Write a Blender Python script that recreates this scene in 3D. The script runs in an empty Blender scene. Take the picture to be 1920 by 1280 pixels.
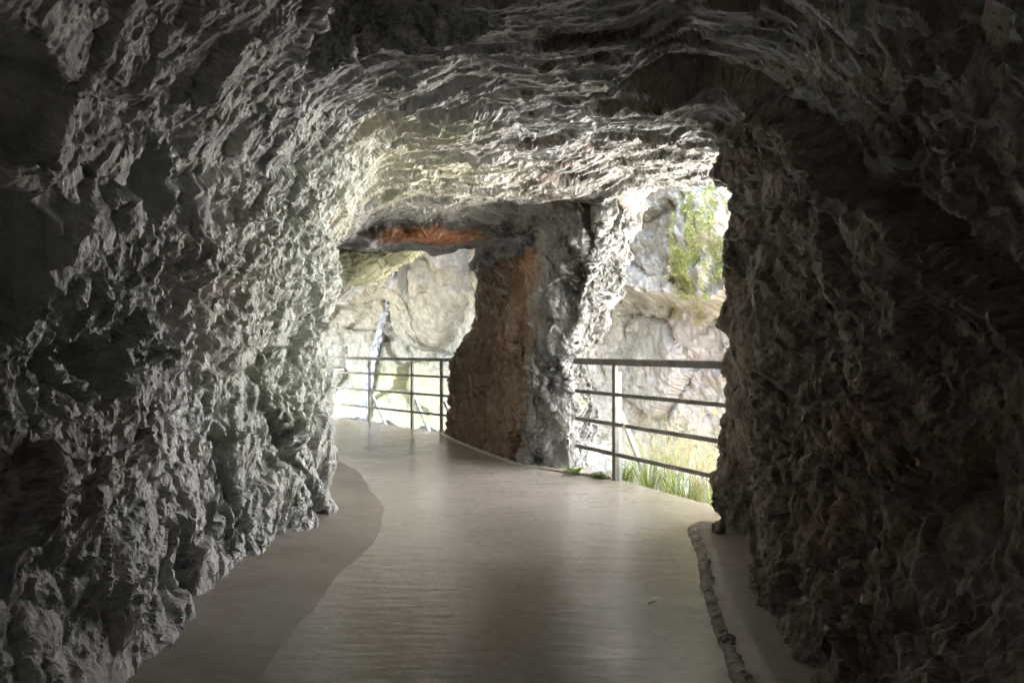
import bpy, math, random, time
import numpy as np
from concurrent.futures import ThreadPoolExecutor
T0 = time.time()
R = math.radians
random.seed(7)
rng = np.random.default_rng(11)
F = np.float32
scene = bpy.context.scene
col = scene.collection

# ------------------------------------------------------------------ noise (numpy, threaded)
def par(fn, P, chunk=120000):
    n = len(P)
    parts = [P[i:i + chunk] for i in range(0, n, chunk)]
    if len(parts) <= 1:
        return fn(P)
    with ThreadPoolExecutor(4) as ex:
        res = list(ex.map(fn, parts))
    if isinstance(res[0], tuple):
        return tuple(np.concatenate([r[k] for r in res]) for k in range(len(res[0])))
    return np.concatenate(res)

def hash3(ix, iy, iz, seed):
    h = (ix.astype(np.uint32) * np.uint32(374761393) + iy.astype(np.uint32) * np.uint32(668265263)
         + iz.astype(np.uint32) * np.uint32(2147483647 - 5) + np.uint32((seed * 974634777) & 0xffffffff))
    h = (h ^ (h >> np.uint32(13))) * np.uint32(1274126177)
    h = (h ^ (h >> np.uint32(16))) * np.uint32(2246822519)
    return h ^ (h >> np.uint32(15))

def _perlin(P, seed):
    i = np.floor(P).astype(np.int32)
    f = (P - i).astype(F)
    u = f * f * f * (f * (f * 6 - 15) + 10)
    out = None
    vals = []
    for dx in (0, 1):
        for dy in (0, 1):
            for dz in (0, 1):
                h = hash3(i[:, 0] + dx, i[:, 1] + dy, i[:, 2] + dz, seed)
                gx = (h & np.uint32(1023)).astype(F) / 511.5 - 1
                gy = ((h >> np.uint32(10)) & np.uint32(1023)).astype(F) / 511.5 - 1
                gz = ((h >> np.uint32(20)) & np.uint32(1023)).astype(F) / 511.5 - 1
                vals.append(gx * (f[:, 0] - dx) + gy * (f[:, 1] - dy) + gz * (f[:, 2] - dz))
    a = [vals[k] + u[:, 2] * (vals[k + 1] - vals[k]) for k in (0, 2, 4, 6)]
    b = [a[0] + u[:, 1] * (a[1] - a[0]), a[2] + u[:, 1] * (a[3] - a[2])]
    return b[0] + u[:, 0] * (b[1] - b[0])

def perlin(P, scale, seed):
    return par(lambda q: _perlin(q / F(scale), seed), P.astype(F))

def fbm(P, scale, seed, octs=3, gain=0.5):
    o = 0; a = 1.0
    for k in range(octs):
        o = o + a * perlin(P, scale / 2 ** k, seed + 17 * k); a *= gain
    return o

def _facet(P, seed, jitter=0.9):
    """Voronoi: F1, F2 and a randomly tilted plane per cell (chipped rock)."""
    i = np.floor(P).astype(np.int32)
    n = len(P)
    f1 = np.full(n, 9, F); f2 = np.full(n, 9, F); pl = np.zeros(n, F); off = np.zeros(n, F); ly = np.zeros(n, F); cv = np.full(n, -9, F); cc = np.full(n, 9, F)
    for dx in (-1, 0, 1):
        for dy in (-1, 0, 1):
            for dz in (-1, 0, 1):
                cx, cy, cz = i[:, 0] + dx, i[:, 1] + dy, i[:, 2] + dz
                h = hash3(cx, cy, cz, seed)
                jx = (h & np.uint32(1023)).astype(F) / 1023; jy = ((h >> np.uint32(10)) & np.uint32(1023)).astype(F) / 1023
                jz = ((h >> np.uint32(20)) & np.uint32(1023)).astype(F) / 1023
                ex = P[:, 0] - (cx + 0.5 + jitter * (jx - 0.5)); ey = P[:, 1] - (cy + 0.5 + jitter * (jy - 0.5)); ez = P[:, 2] - (cz + 0.5 + jitter * (jz - 0.5))
                d = ex * ex + ey * ey + ez * ez
                g = hash3(cx, cy, cz, seed + 991)
                p = ((g & np.uint32(255)).astype(F) / 127.5 - 1) * ex + (((g >> np.uint32(8)) & np.uint32(255)).astype(F) / 127.5 - 1) * ey + (((g >> np.uint32(16)) & np.uint32(255)).astype(F) / 127.5 - 1) * ez
                o_ = (g >> np.uint32(24)).astype(F) / 255
                val = 0.75 * (o_ - 0.5) + 0.95 * p
                cv = np.maximum(cv, val - 0.75 * d); cc = np.minimum(cc, val + 0.75 * d)
                m = d < f1
                f2 = np.where(m, f1, np.minimum(f2, d)); f1 = np.where(m, d, f1)
                ly = np.where(m, ey, ly); pl = np.where(m, p, pl); off = np.where(m, o_, off)
    return np.sqrt(f1), np.sqrt(f2), pl, off, ly, cv, cc

def facet(P, seed):
    return par(lambda q: _facet(q, seed), P.astype(F), 60000)

def rot_scale(P, ax, scales):
    """rows of ax = local axes, divided by the cell size along each."""
    A = np.array(ax, F)
    A = A / np.linalg.norm(A, axis=1, keepdims=True)
    return (P @ A.T) / np.array(scales, F)

def sstep(a, b, x):
    t = np.clip((x - a) / (b - a), 0, 1)
    return t * t * (3 - 2 * t)

# ------------------------------------------------------------------ mesh helpers
def mesh_np(name, V, Q, smooth=False):
    me = bpy.data.meshes.new(name)
    k = Q.shape[1]
    me.vertices.add(len(V)); me.vertices.foreach_set('co', np.ascontiguousarray(V, F).ravel())
    me.loops.add(Q.size); me.loops.foreach_set('vertex_index', np.ascontiguousarray(Q, np.int32).ravel())
    me.polygons.add(len(Q)); me.polygons.foreach_set('loop_start', np.arange(0, Q.size, k, dtype=np.int32))
    me.polygons.foreach_set('use_smooth', np.full(len(Q), smooth))
    me.update(calc_edges=True)
    return me

def link(name, me, mat=None, parent=None):
    o = bpy.data.objects.new(name, me); col.objects.link(o)
    if mat: me.materials.append(mat)
    if parent: o.parent = parent
    return o

def tag(o, label=None, cat=None, group=None, kind=None):
    if label: o['label'] = label
    if cat: o['category'] = cat
    if group: o['group'] = group
    if kind: o['kind'] = kind
    return o

class MB:
    def __init__(s): s.v = []; s.f = []
    def add(s, V, Fs):
        b = len(s.v); s.v += [tuple(map(float, p)) for p in V]; s.f += [tuple(i + b for i in f) for f in Fs]
    def bar(s, a, b, w, h, up=(0, 0, 1)):
        """box beam from a to b, width w (across), height h (along up), slightly chamfered."""
        a = np.array(a, float); b = np.array(b, float); d = b - a; d /= np.linalg.norm(d)
        u = np.array(up, float); u -= d * (u @ d); u /= np.linalg.norm(u); r = np.cross(d, u)
        c = 0.12 * min(w, h)
        prof = [(-w/2 + c, -h/2), (w/2 - c, -h/2), (w/2, -h/2 + c), (w/2, h/2 - c), (w/2 - c, h/2), (-w/2 + c, h/2), (-w/2, h/2 - c), (-w/2, -h/2 + c)]
        V = [e + r * x + u * y for e in (a, b) for x, y in prof]
        n = len(prof)
        Fs = [(i, (i + 1) % n, (i + 1) % n + n, i + n) for i in range(n)] + [tuple(range(n))[::-1], tuple(range(n, 2 * n))]
        s.add(V, Fs)
    def build(s, name, mat, parent=None, smooth=False):
        me = bpy.data.meshes.new(name); me.from_pydata(s.v, [], s.f); me.update()
        if smooth:
            me.polygons.foreach_set('use_smooth', [True] * len(me.polygons))
        return link(name, me, mat, parent)

# ------------------------------------------------------------------ materials
def nt(name):
    m = bpy.data.materials.new(name); m.use_nodes = True
    t = m.node_tree; t.nodes.clear()
    out = t.nodes.new('ShaderNodeOutputMaterial'); bs = t.nodes.new('ShaderNodeBsdfPrincipled')
    t.links.new(bs.outputs[0], out.inputs[0])
    return m, t, bs
class G:
    """tiny node graph writer"""
    def __init__(s, t): s.t = t
    def n(s, typ, **kw):
        x = s.t.nodes.new(typ)
        for k, v in kw.items(): setattr(x, k, v)
        return x
    def put(s, sock, v):
        if isinstance(v, bpy.types.NodeSocket): s.t.links.new(v, sock)
        elif v is not None: sock.default_value = v
    def pos(s):
        return s.n('ShaderNodeNewGeometry').outputs['Position']
    def mapping(s, vec, scale=(1, 1, 1), rot=(0, 0, 0), loc=(0, 0, 0)):
        m = s.n('ShaderNodeMapping'); s.put(m.inputs[0], vec); m.inputs[1].default_value = loc; m.inputs[2].default_value = rot; m.inputs[3].default_value = scale
        return m.outputs[0]
    def noise(s, vec, scale, detail=4, rough=0.55, dist=0.0):
        m = s.n('ShaderNodeTexNoise'); s.put(m.inputs['Vector'], vec); m.inputs['Scale'].default_value = scale; m.inputs['Detail'].default_value = detail
        m.inputs['Roughness'].default_value = rough; m.inputs['Distortion'].default_value = dist
        return m.outputs[0]
    def voro(s, vec, scale, feature='F1', out='Distance', rand=1.0):
        m = s.n('ShaderNodeTexVoronoi', feature=feature); s.put(m.inputs['Vector'], vec); m.inputs['Scale'].default_value = scale; m.inputs['Randomness'].default_value = rand
        return m.outputs[out]
    def ramp(s, f, stops):
        m = s.n('ShaderNodeValToRGB'); s.put(m.inputs[0], f); e = m.color_ramp.elements
        while len(e) < len(stops): e.new(0.5)
        for k, (p, c) in enumerate(stops):
            e[k].position = p; e[k].color = (c if len(c) == 4 else (*c, 1)) if not isinstance(c, (int, float)) else (c, c, c, 1)
        return m.outputs[0]
    def math(s, op, a, b=None, c=None, clamp=False):
        m = s.n('ShaderNodeMath', operation=op, use_clamp=clamp)
        for k, v in enumerate((a, b, c)):
            if v is not None: s.put(m.inputs[k], v)
        return m.outputs[0]
    def mix(s, f, a, b, mode='MIX'):
        m = s.n('ShaderNodeMix', data_type='RGBA', blend_type=mode)
        s.put(m.inputs[0], f)
        for k, v in ((6, a), (7, b)):
            s.put(m.inputs[k], (*v, 1) if isinstance(v, tuple) and len(v) == 3 else v)
        return m.outputs[2]
    def sep(s, vec):
        m = s.n('ShaderNodeSeparateXYZ'); s.put(m.inputs[0], vec); return m.outputs
    def ball(s, vec, c, r, r3=(1, 1, 1), soft=0.5, wob=None):
        """1 inside an ellipsoid round c, fading to 0 at the rim."""
        mp = s.mapping(vec, scale=tuple(1 / (r * k) for k in r3), loc=tuple(-q / (r * k) for q, k in zip(c, r3)))
        ln = s.n('ShaderNodeVectorMath', operation='LENGTH'); s.put(ln.inputs[0], mp)
        d = ln.outputs['Value']
        if wob is not None: d = s.math('ADD', d, s.math('MULTIPLY', s.math('SUBTRACT', wob, 0.5), 1.6))
        mr = s.n('ShaderNodeMapRange', interpolation_type='SMOOTHSTEP'); s.put(mr.inputs[0], d)
        mr.inputs[1].default_value = 1.0; mr.inputs[2].default_value = 1 - soft; mr.inputs[3].default_value = 0; mr.inputs[4].default_value = 1
        return mr.outputs[0]
    def attr(s, name):
        return s.n('ShaderNodeAttribute', attribute_name=name).outputs['Fac']
    def bump(s, h, strength, dist, normal=None):
        m = s.n('ShaderNodeBump'); s.put(m.inputs['Height'], h); m.inputs['Strength'].default_value = strength; m.inputs['Distance'].default_value = dist
        if normal: s.put(m.inputs['Normal'], normal)
        return m.outputs[0]

def rock_material(name, ramp, tint=None, rough=(0.35, 0.75), spec=0.5, streak=(1, 1, 1), gain=1.0, bumpd=0.012):
    m, t, bs = nt(name); g = G(t); p = g.pos()
    sp = g.mapping(p, scale=streak, rot=(0, R(15), 0))
    n1 = g.noise(sp, 1.3, 6, 0.62, 0.5)
    n2 = g.noise(sp, 7.0, 5, 0.65, 0.3)
    vc = g.voro(sp, 9.0, out='Color')
    vs = g.sep(vc)[0]
    f = g.math('ADD', g.math('MULTIPLY', n1, 0.55), g.math('ADD', g.math('MULTIPLY', n2, 0.42), g.math('MULTIPLY', vs, 0.12)))
    c = g.ramp(f, ramp)
    n3 = g.noise(p, 34.0, 4, 0.7)
    c = g.mix(0.75, c, g.ramp(n3, [(0.25, 0.42), (0.5, 0.85), (0.78, 1.25)]), 'MULTIPLY')
    # quartz flecks
    fl = g.ramp(g.noise(sp, 22.0, 3, 0.5, 0.8), [(0.66, 0.0), (0.74, 1.0)])
    c = g.mix(g.math('MULTIPLY', fl, 0.35), c, (0.5 * gain, 0.49 * gain, 0.46 * gain))
    if tint: c = tint(g, p, c, n1, n2)
    t.links.new(c, bs.inputs['Base Color'])
    rr = g.ramp(g.noise(p, 3.2, 5, 0.6), [(0.35, rough[0]), (0.65, rough[1])])
    t.links.new(rr, bs.inputs['Roughness'])
    bs.inputs['Specular IOR Level'].default_value = spec
    b1 = g.bump(g.noise(sp, 26.0, 6, 0.68, 0.6), 0.8, bumpd)
    b2 = g.bump(g.voro(sp, 48.0, 'F1', 'Distance'), 0.5, bumpd * 0.5, b1)
    t.links.new(b2, bs.inputs['Normal'])
    return m

def tint_left(g, p, c, n1, n2):
    # pale green algae film on the stretch facing the openings
    a = g.ball(p, (-1.7, 6.6, 2.2), 3.0, (0.7, 1.3, 0.85), 0.7, n1)
    c = g.mix(g.math('MULTIPLY', a, 0.6), c, g.mix(n2, (0.27, 0.305, 0.23), (0.52, 0.555, 0.44)))
    # reddish iron seam
    b = g.ball(p, (-1.75, 3.1, 1.0), 0.9, (1.5, 1.4, 0.28), 0.6, n2)
    c = g.mix(g.math('MULTIPLY', b, 0.35), c, (0.20, 0.11, 0.085))
    b = g.ball(p, (-1.9, 4.5, 1.9), 1.0, (1.2, 1.0, 0.8), 0.8, n1)
    c = g.mix(g.math('MULTIPLY', b, 0.3), c, (0.42, 0.33, 0.29))
    return c
def tint_ceiling(g, p, c, n1, n2):
    a = g.ball(p, (-1.1, 7.6, 3.1), 2.1, (0.75, 1.15, 0.7), 0.6, n1)
    c = g.mix(g.math('MULTIPLY', a, 0.75), c, g.mix(n2, (0.30, 0.29, 0.19), (0.55, 0.53, 0.40)))
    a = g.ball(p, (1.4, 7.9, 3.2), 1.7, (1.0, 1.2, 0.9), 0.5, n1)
    c = g.mix(g.math('MULTIPLY', a, 0.9), c, g.mix(n2, (0.07, 0.066, 0.05), (0.17, 0.163, 0.13)))  # colour darkened where daylight at the right opening would burn out
    # moss on the outer overhang, orange iron stain on the lip
    a = g.ball(p, (-2.6, 13.5, 2.9), 2.6, (1, 1.2, 0.6), 0.5, n2)
    c = g.mix(g.math('MULTIPLY', a, 0.8), c, g.mix(n2, (0.16, 0.17, 0.06), (0.42, 0.40, 0.22)))
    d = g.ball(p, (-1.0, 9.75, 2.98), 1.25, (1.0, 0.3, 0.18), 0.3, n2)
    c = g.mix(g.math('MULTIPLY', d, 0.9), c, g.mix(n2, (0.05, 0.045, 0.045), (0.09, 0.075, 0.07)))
    d = g.ball(p, (-1.05, 9.75, 2.95), 0.95, (1.0, 0.5, 0.17), 0.7, n2)
    c = g.mix(g.math('MULTIPLY', d, 0.85), c, g.mix(n2, (0.26, 0.10, 0.04), (0.50, 0.22, 0.085)))
    return c
def tint_pillar(g, p, c, n1, n2):
    # brown face turned to the path; grey on the side of the opening
    x = g.sep(p)
    # distance from the brown face: along its normal
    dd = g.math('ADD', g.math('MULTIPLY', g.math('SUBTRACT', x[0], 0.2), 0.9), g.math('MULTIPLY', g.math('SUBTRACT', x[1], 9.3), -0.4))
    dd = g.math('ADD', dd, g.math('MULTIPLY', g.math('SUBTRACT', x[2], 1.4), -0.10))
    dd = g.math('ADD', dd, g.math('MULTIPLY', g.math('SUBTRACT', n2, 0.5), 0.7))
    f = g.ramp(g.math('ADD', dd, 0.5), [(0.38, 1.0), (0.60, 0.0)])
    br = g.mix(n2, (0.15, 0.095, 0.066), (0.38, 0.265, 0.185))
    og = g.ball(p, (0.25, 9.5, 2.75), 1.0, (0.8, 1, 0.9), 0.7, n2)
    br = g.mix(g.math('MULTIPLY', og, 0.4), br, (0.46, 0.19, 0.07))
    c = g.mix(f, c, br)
    gr = g.ball(p, (-0.75, 12.2, 2.2), 1.5, (0.4, 0.6, 1.3), 0.5, n1)
    c = g.mix(g.math('MULTIPLY', gr, 0.7), c, g.mix(n2, (0.16, 0.15, 0.10), (0.34, 0.32, 0.24)))
    dk = g.ball(p, (1.45, 9.2, 1.9), 2.0, (0.48, 0.9, 1.4), 0.4)  # outer edge of the pillar darkened in colour to hold back its brightness
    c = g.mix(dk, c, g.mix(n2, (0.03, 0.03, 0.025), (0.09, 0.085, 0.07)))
    ms = g.ball(p, (1.15, 8.7, 0.5), 0.8, (0.6, 0.8, 1.0), 0.6, n2)
    c = g.mix(g.math('MULTIPLY', ms, 0.8), c, (0.22, 0.21, 0.04))
    return c
def tint_right(g, p, c, n1, n2):
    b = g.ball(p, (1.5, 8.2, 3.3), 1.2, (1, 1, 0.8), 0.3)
    c = g.mix(b, c, g.mix(n2, (0.03, 0.029, 0.024), (0.10, 0.094, 0.078)))          # painted dark round the head of the opening, against its glare
    b = g.ball(p, (1.6, 3.2, 0.9), 1.4, (1, 1, 0.8), 0.8, n2)
    return g.mix(g.math('MULTIPLY', b, 0.4), c, (0.26, 0.15, 0.10))

GREY = [(0.30, (0.068, 0.07, 0.072)), (0.42, (0.185, 0.19, 0.19)), (0.54, (0.315, 0.32, 0.315)), (0.66, (0.415, 0.41, 0.39)), (0.8, (0.55, 0.55, 0.53))]
BROWN = [(0.30, (0.06, 0.05, 0.04)), (0.44, (0.15, 0.12, 0.095)), (0.56, (0.24, 0.20, 0.16)), (0.70, (0.32, 0.28, 0.23))]
M = {}
M['left'] = rock_material('rock_grey_wet', GREY, tint_left, (0.28, 0.46), 1.0, (1, 1, 0.55))
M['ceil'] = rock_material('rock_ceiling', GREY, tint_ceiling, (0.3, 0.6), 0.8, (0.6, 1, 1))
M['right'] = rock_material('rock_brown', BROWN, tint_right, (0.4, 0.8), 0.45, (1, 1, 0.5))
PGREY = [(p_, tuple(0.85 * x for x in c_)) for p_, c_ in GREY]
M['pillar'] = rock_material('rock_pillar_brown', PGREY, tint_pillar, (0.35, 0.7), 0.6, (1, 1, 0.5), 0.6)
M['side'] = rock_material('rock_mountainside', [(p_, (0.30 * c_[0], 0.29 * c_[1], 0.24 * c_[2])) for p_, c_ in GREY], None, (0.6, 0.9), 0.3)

# ------------------------------------------------------------------ tunnel: signed field -> surface nets
def poly_sdf(X, Y, P):
    """signed distance to polygon P, positive inside."""
    P = np.array(P, float); n = len(P)
    d = np.full(X.shape, 1e9); ins = np.zeros(X.shape, bool)
    for i in range(n):
        a = P[i]; b = P[(i + 1) % n]; e = b - a
        wx = X - a[0]; wy = Y - a[1]
        t = np.clip((wx * e[0] + wy * e[1]) / (e @ e + 1e-12), 0, 1)
        d = np.minimum(d, (wx - e[0] * t) ** 2 + (wy - e[1] * t) ** 2)
        c = ((a[1] > Y) != (b[1] > Y)) & (X < e[0] * (Y - a[1]) / (e[1] if e[1] != 0 else 1e-12) + a[0])
        ins ^= c
    return np.where(ins, 1, -1) * np.sqrt(d)

def smin(a, b, k):
    h = np.clip(0.5 + 0.5 * (b - a) / k, 0, 1)
    return b + (a - b) * h - k * h * (1 - h)
def smax(a, b, k): return -smin(-a, -b, k)

H = 0.045
EDGE_R = [(2.6, -3.5), (2.5, 4.5), (2.15, 6.2), (1.98, 6.65), (1.30, 8.05), (0.90, 9.0), (0.75, 9.6), (-0.95, 12.55), (-1.42, 13.1), (-2.8, 14.75), (-4.2, 16.4), (-6.5, 18.6)]
EDGE_L = [(-2.6, -3.5), (-2.6, 4.5), (-2.5, 6.3), (-3.0, 7.6), (-4.2, 9.6), (-5.6, 12.0), (-7.8, 15.5), (-9.0, 18.6)]
gx = np.arange(-6.0, 4.4, H, dtype=F); gy = np.arange(-3.6, 18.5, H, dtype=F); gz = np.arange(-0.9, 4.5, H, dtype=F)
X2, Y2 = np.meshgrid(gx, gy, indexing='ij')

def prism(levels, ceiling, k, zlo=-0.2):
    """levels: [(z, polygon)], ceiling: 2-D array of heights."""
    zs = [l[0] for l in levels]
    S = [poly_sdf(X2, Y2, l[1]).astype(F) for l in levels]
    out = np.empty((len(gx), len(gy), len(gz)), F)
    for kz, z in enumerate(gz):
        if z <= zs[0]: d = S[0]
        elif z >= zs[-1]: d = S[-1]
        else:
            j = max(q for q in range(len(zs)) if zs[q] <= z)
            t = (z - zs[j]) / (zs[j + 1] - zs[j]); d = S[j] * (1 - t) + S[j + 1] * t
        f = smin(d, ceiling - z, k)
        out[:, :, kz] = np.minimum(f, z - zlo)
    return out

def interp_y(pts):
    ys = [p[0] for p in pts]; vs = [p[1] for p in pts]
    return np.interp(Y2, ys, vs).astype(F)

# main tunnel, from behind the camera to the lintel  (left side going away, then right side coming back)
Mlev = [
 (0.0, [(-1.9, -3.2), (-1.75, 0), (-1.6, 2), (-1.57, 3.2), (-1.75, 4.5), (-1.68, 5.6), (-1.50, 6.5), (-1.9, 7.3), (-2.65, 8.6), (-3.1, 9.75),
        (0.12, 9.75), (0.12, 9.3), (0.72, 9.02), (1.72, 6.2), (1.72, 5.7), (1.42, 4.3), (1.20, 3.3), (1.25, 2), (1.6, 0), (1.9, -3.2)]),
 (1.45, [(-2.1, -3.2), (-2.0, 0), (-1.98, 2), (-2.0, 3.2), (-1.95, 4.5), (-1.98, 5.6), (-1.78, 6.9), (-2.1, 7.5), (-2.75, 8.6), (-3.1, 9.75),
        (0.22, 9.75), (0.22, 9.3), (0.70, 9.0), (1.80, 6.2), (1.79, 5.7), (1.85, 4.3), (1.85, 3.3), (1.85, 2), (1.9, 0), (2.0, -3.2)]),
 (2.5, [(-1.75, -3.2), (-1.7, 0), (-1.65, 2), (-1.6, 3.2), (-1.55, 4.5), (-1.68, 5.6), (-1.80, 6.9), (-1.95, 7.7), (-2.4, 8.8), (-2.7, 9.75),
        (0.36, 9.75), (0.36, 9.3), (0.85, 8.8), (1.90, 6.3), (1.87, 5.7), (1.75, 4.3), (1.75, 3.3), (1.75, 2), (1.8, 0), (1.8, -3.2)]),
 (3.2, [(-1.1, -3.2), (-1.05, 0), (-1.0, 2), (-1.0, 3.2), (-1.05, 4.5), (-1.1, 5.6), (-1.3, 6.9), (-1.5, 7.7), (-1.8, 8.8), (-2.0, 9.75),
        (0.5, 9.75), (0.55, 9.1), (1.1, 8.3), (1.86, 6.2), (1.80, 5.8), (1.55, 4.3), (1.5, 3.3), (1.5, 2), (1.5, 0), (1.5, -3.2)]),
]
cM = interp_y([(-3, 3.3), (3, 3.3), (5, 3.25), (6.5, 3.35), (8, 3.3), (9.7, 3.2)])
fld = prism(Mlev, cM, 0.30)
# low passage behind the lintel
Plev = [
 (0.0, [(-2.2, 8.2), (-4.6, 12.2), (-5.2, 13.2), (-1.35, 13.2), (-1.18, 12.6), (0.10, 9.3), (0.0, 8.6)]),
 (1.45, [(-2.3, 8.2), (-4.6, 12.2), (-5.2, 13.2), (-1.05, 13.2), (-0.86, 12.4), (0.20, 9.35), (0.1, 8.6)]),
 (3.0, [(-1.6, 8.6), (-3.6, 12.2), (-4.2, 13.2), (-0.70, 13.2), (-0.52, 12.2), (0.40, 9.45), (0.4, 8.6)]),
]
cP = interp_y([(9, 2.86), (10.5, 2.93), (11.5, 3.15), (13, 3.5)])
fld = smax(fld, prism(Plev, cP, 0.16), 0.08)
# open gallery beyond
Glev = [
 (-0.9, [(-3.6, 11.6), (-6.5, 16), (-7, 19), (4, 19), (4, 13.5), (-0.7, 13.0), (-1.2, 12.6)]),
 (3.4, [(-3.0, 11.6), (-5.5, 16), (-6, 19), (4, 19), (4, 13.5), (-0.2, 12.7), (-0.6, 12.2)]),
]
cG = interp_y([(12, 3.6), (13, 3.45), (14.5, 3.15), (16, 2.75), (18, 2.4)])
cG = cG + np.clip((X2 + 0.62 * (Y2 - 12.6) + 1.0) * 0.35, -0.3, 1.2)
fld = smax(fld, prism(Glev, cG, 0.35), 0.12)
# right opening
Rlev = [
 (0.0, [(0.3, 8.0), (0.74, 8.98), (1.20, 10.4), (4.6, 10.4), (4.6, 7.4), (1.73, 6.2), (1.2, 6.6)]),
 (1.45, [(0.3, 8.0), (0.72, 8.96), (1.16, 10.4), (4.6, 10.4), (4.6, 7.4), (1.80, 6.2), (1.2, 6.6)]),
 (3.0, [(0.5, 7.4), (1.05, 8.4), (1.85, 10.4), (4.6, 10.4), (4.6, 7.4), (1.86, 6.2), (1.2, 6.6)]),
]
cR = interp_y([(5, 2.95), (6.2, 3.25), (7.2, 3.5), (8.4, 3.4), (10, 3.5)])
fld = smax(fld, prism(Rlev, cR, 0.45), 0.12)

# added opening behind the viewer, unseen, lets daylight onto the left wall
Blev = [(0.0, [(1.0, -2.8), (1.0, -1.3), (4.6, -1.1), (4.6, -3.0)]), (3.0, [(1.0, -2.7), (1.0, -1.3), (4.6, -1.1), (4.6, -3.0)])]
fld = smax(fld, prism(Blev, interp_y([(-4, 2.4), (18, 2.4)]), 0.4), 0.12)

X3 = gx[:, None, None]; Y3 = gy[None, :, None]; Z3 = gz[None, None, :]
def ell(c, r):
    q = np.sqrt(((X3 - c[0]) / r[0]) ** 2 + ((Y3 - c[1]) / r[1]) ** 2 + ((Z3 - c[2]) / r[2]) ** 2)
    return (1 - q) * min(r)
def capsule(a, b, ra, rb):
    a = np.array(a); b = np.array(b); e = b - a
    t = np.clip(((X3 - a[0]) * e[0] + (Y3 - a[1]) * e[1] + (Z3 - a[2]) * e[2]) / (e @ e), 0, 1)
    return (ra + (rb - ra) * t) - np.sqrt((X3 - a[0] - e[0] * t) ** 2 + (Y3 - a[1] - e[1] * t) ** 2 + (Z3 - a[2] - e[2] * t) ** 2)
fld = smax(fld, ell((-0.70, 4.1, 3.3), (0.55, 0.5, 0.36)).astype(F), 0.05)     # hollow in the roof
for a_, b_, r0_, r1_ in (((-1.98, 5.62, 1.75), (-1.98, 5.55, 1.1), 0.13, 0.24), ((-1.98, 5.55, 1.1), (-1.78, 5.98, 0.4), 0.24, 0.2), ((-1.78, 5.98, 0.4), (-1.66, 6.22, 0.0), 0.2, 0.13)):
    fld = smax(fld, capsule(a_, b_, r0_, r1_).astype(F), 0.04)   # cleft beside the left spur
fld = smax(fld, capsule((-1.93, 4.85, 0.85), (-1.80, 4.85, 0.22), 0.09, 0.11).astype(F), 0.05)
fld = smax(fld, capsule((-1.85, 4.15, 0.42), (-1.78, 4.1, 0.2), 0.09, 0.1).astype(F), 0.05)
# the mountain's outer face
OUT = [(3.7, -4), (3.9, 1), (3.3, 5.4), (1.95, 9.5), (-0.65, 12.95), (-3.3, 16.2), (-6.5, 20)]
solid = poly_sdf(X2, Y2, [(-40, -10)] + [(3.7, -10)] + OUT + [(-40, 20)]).astype(F)
outz = np.interp(gz, [-0.9, -0.45, -0.12, 0.0, 4.5], [0.9, 0.7, 0.55, 0.0, -0.1]).astype(F)
rock = np.minimum(solid[:, :, None] + outz[None, None, :], -fld)               # positive = rock

def surface_nets(V, gx, gy, gz):
    S = V > 0
    nx, ny, nz = V.shape
    c = np.zeros((nx - 1, ny - 1, nz - 1), np.uint8)
    for dx in (0, 1):
        for dy in (0, 1):
            for dz in (0, 1):
                c += S[dx:nx - 1 + dx, dy:ny - 1 + dy, dz:nz - 1 + dz]
    act = (c > 0) & (c < 8)
    idx = np.full(act.shape, -1, np.int32)
    I, J, K = np.nonzero(act)
    idx[I, J, K] = np.arange(len(I))
    acc = np.zeros((len(I), 3), F); cnt = np.zeros(len(I), F)
    corners = [(a, b, d) for a in (0, 1) for b in (0, 1) for d in (0, 1)]
    for a in corners:
        for ax in range(3):
            if a[ax]: continue
            b = list(a); b[ax] = 1
            va = V[I + a[0], J + a[1], K + a[2]]; vb = V[I + b[0], J + b[1], K + b[2]]
            m = (va > 0) != (vb > 0)
            t = np.where(m, va / np.where(m, va - vb, 1), 0)
            p = np.tile(np.array(a, F), (len(I), 1)); p[:, ax] = t
            acc += p * m[:, None]; cnt += m
    P = acc / cnt[:, None]
    pts = np.stack([gx[I] + P[:, 0] * H, gy[J] + P[:, 1] * H, gz[K] + P[:, 2] * H], 1)
    quads = []
    for ax in range(3):
        A = [slice(None)] * 3; B = [slice(None)] * 3
        A[ax] = slice(0, -1); B[ax] = slice(1, None)
        sa = S[tuple(A)]; sb = S[tuple(B)]
        i, j, k = np.nonzero(sa != sb)
        u, w = [(1, 2), (2, 0), (0, 1)][ax]
        base = np.stack([i, j, k], 1)
        ok = (base[:, u] > 0) & (base[:, w] > 0) & (base[:, u] < V.shape[u] - 1) & (base[:, w] < V.shape[w] - 1)
        base = base[ok]; flip = sa[i[ok], j[ok], k[ok]]
        q = []
        for du, dw in ((-1, -1), (0, -1), (0, 0), (-1, 0)):
            b = base.copy(); b[:, u] += du; b[:, w] += dw
            q.append(idx[b[:, 0], b[:, 1], b[:, 2]])
        q = np.stack(q, 1)
        q[~flip] = q[~flip][:, ::-1]
        quads.append(q)
    return pts, np.concatenate(quads)

V, Q = surface_nets(rock, gx, gy, gz)
del fld, rock
cen = V[Q].mean(1)
# drop what lies under the path slab, the cut sides of the box, and the outside that nothing ever sees
Q = Q[~((cen[:, 2] < -0.10) & (poly_sdf(cen[:, 0], cen[:, 1], EDGE_L + EDGE_R[::-1]) > 0.12))]

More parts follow.
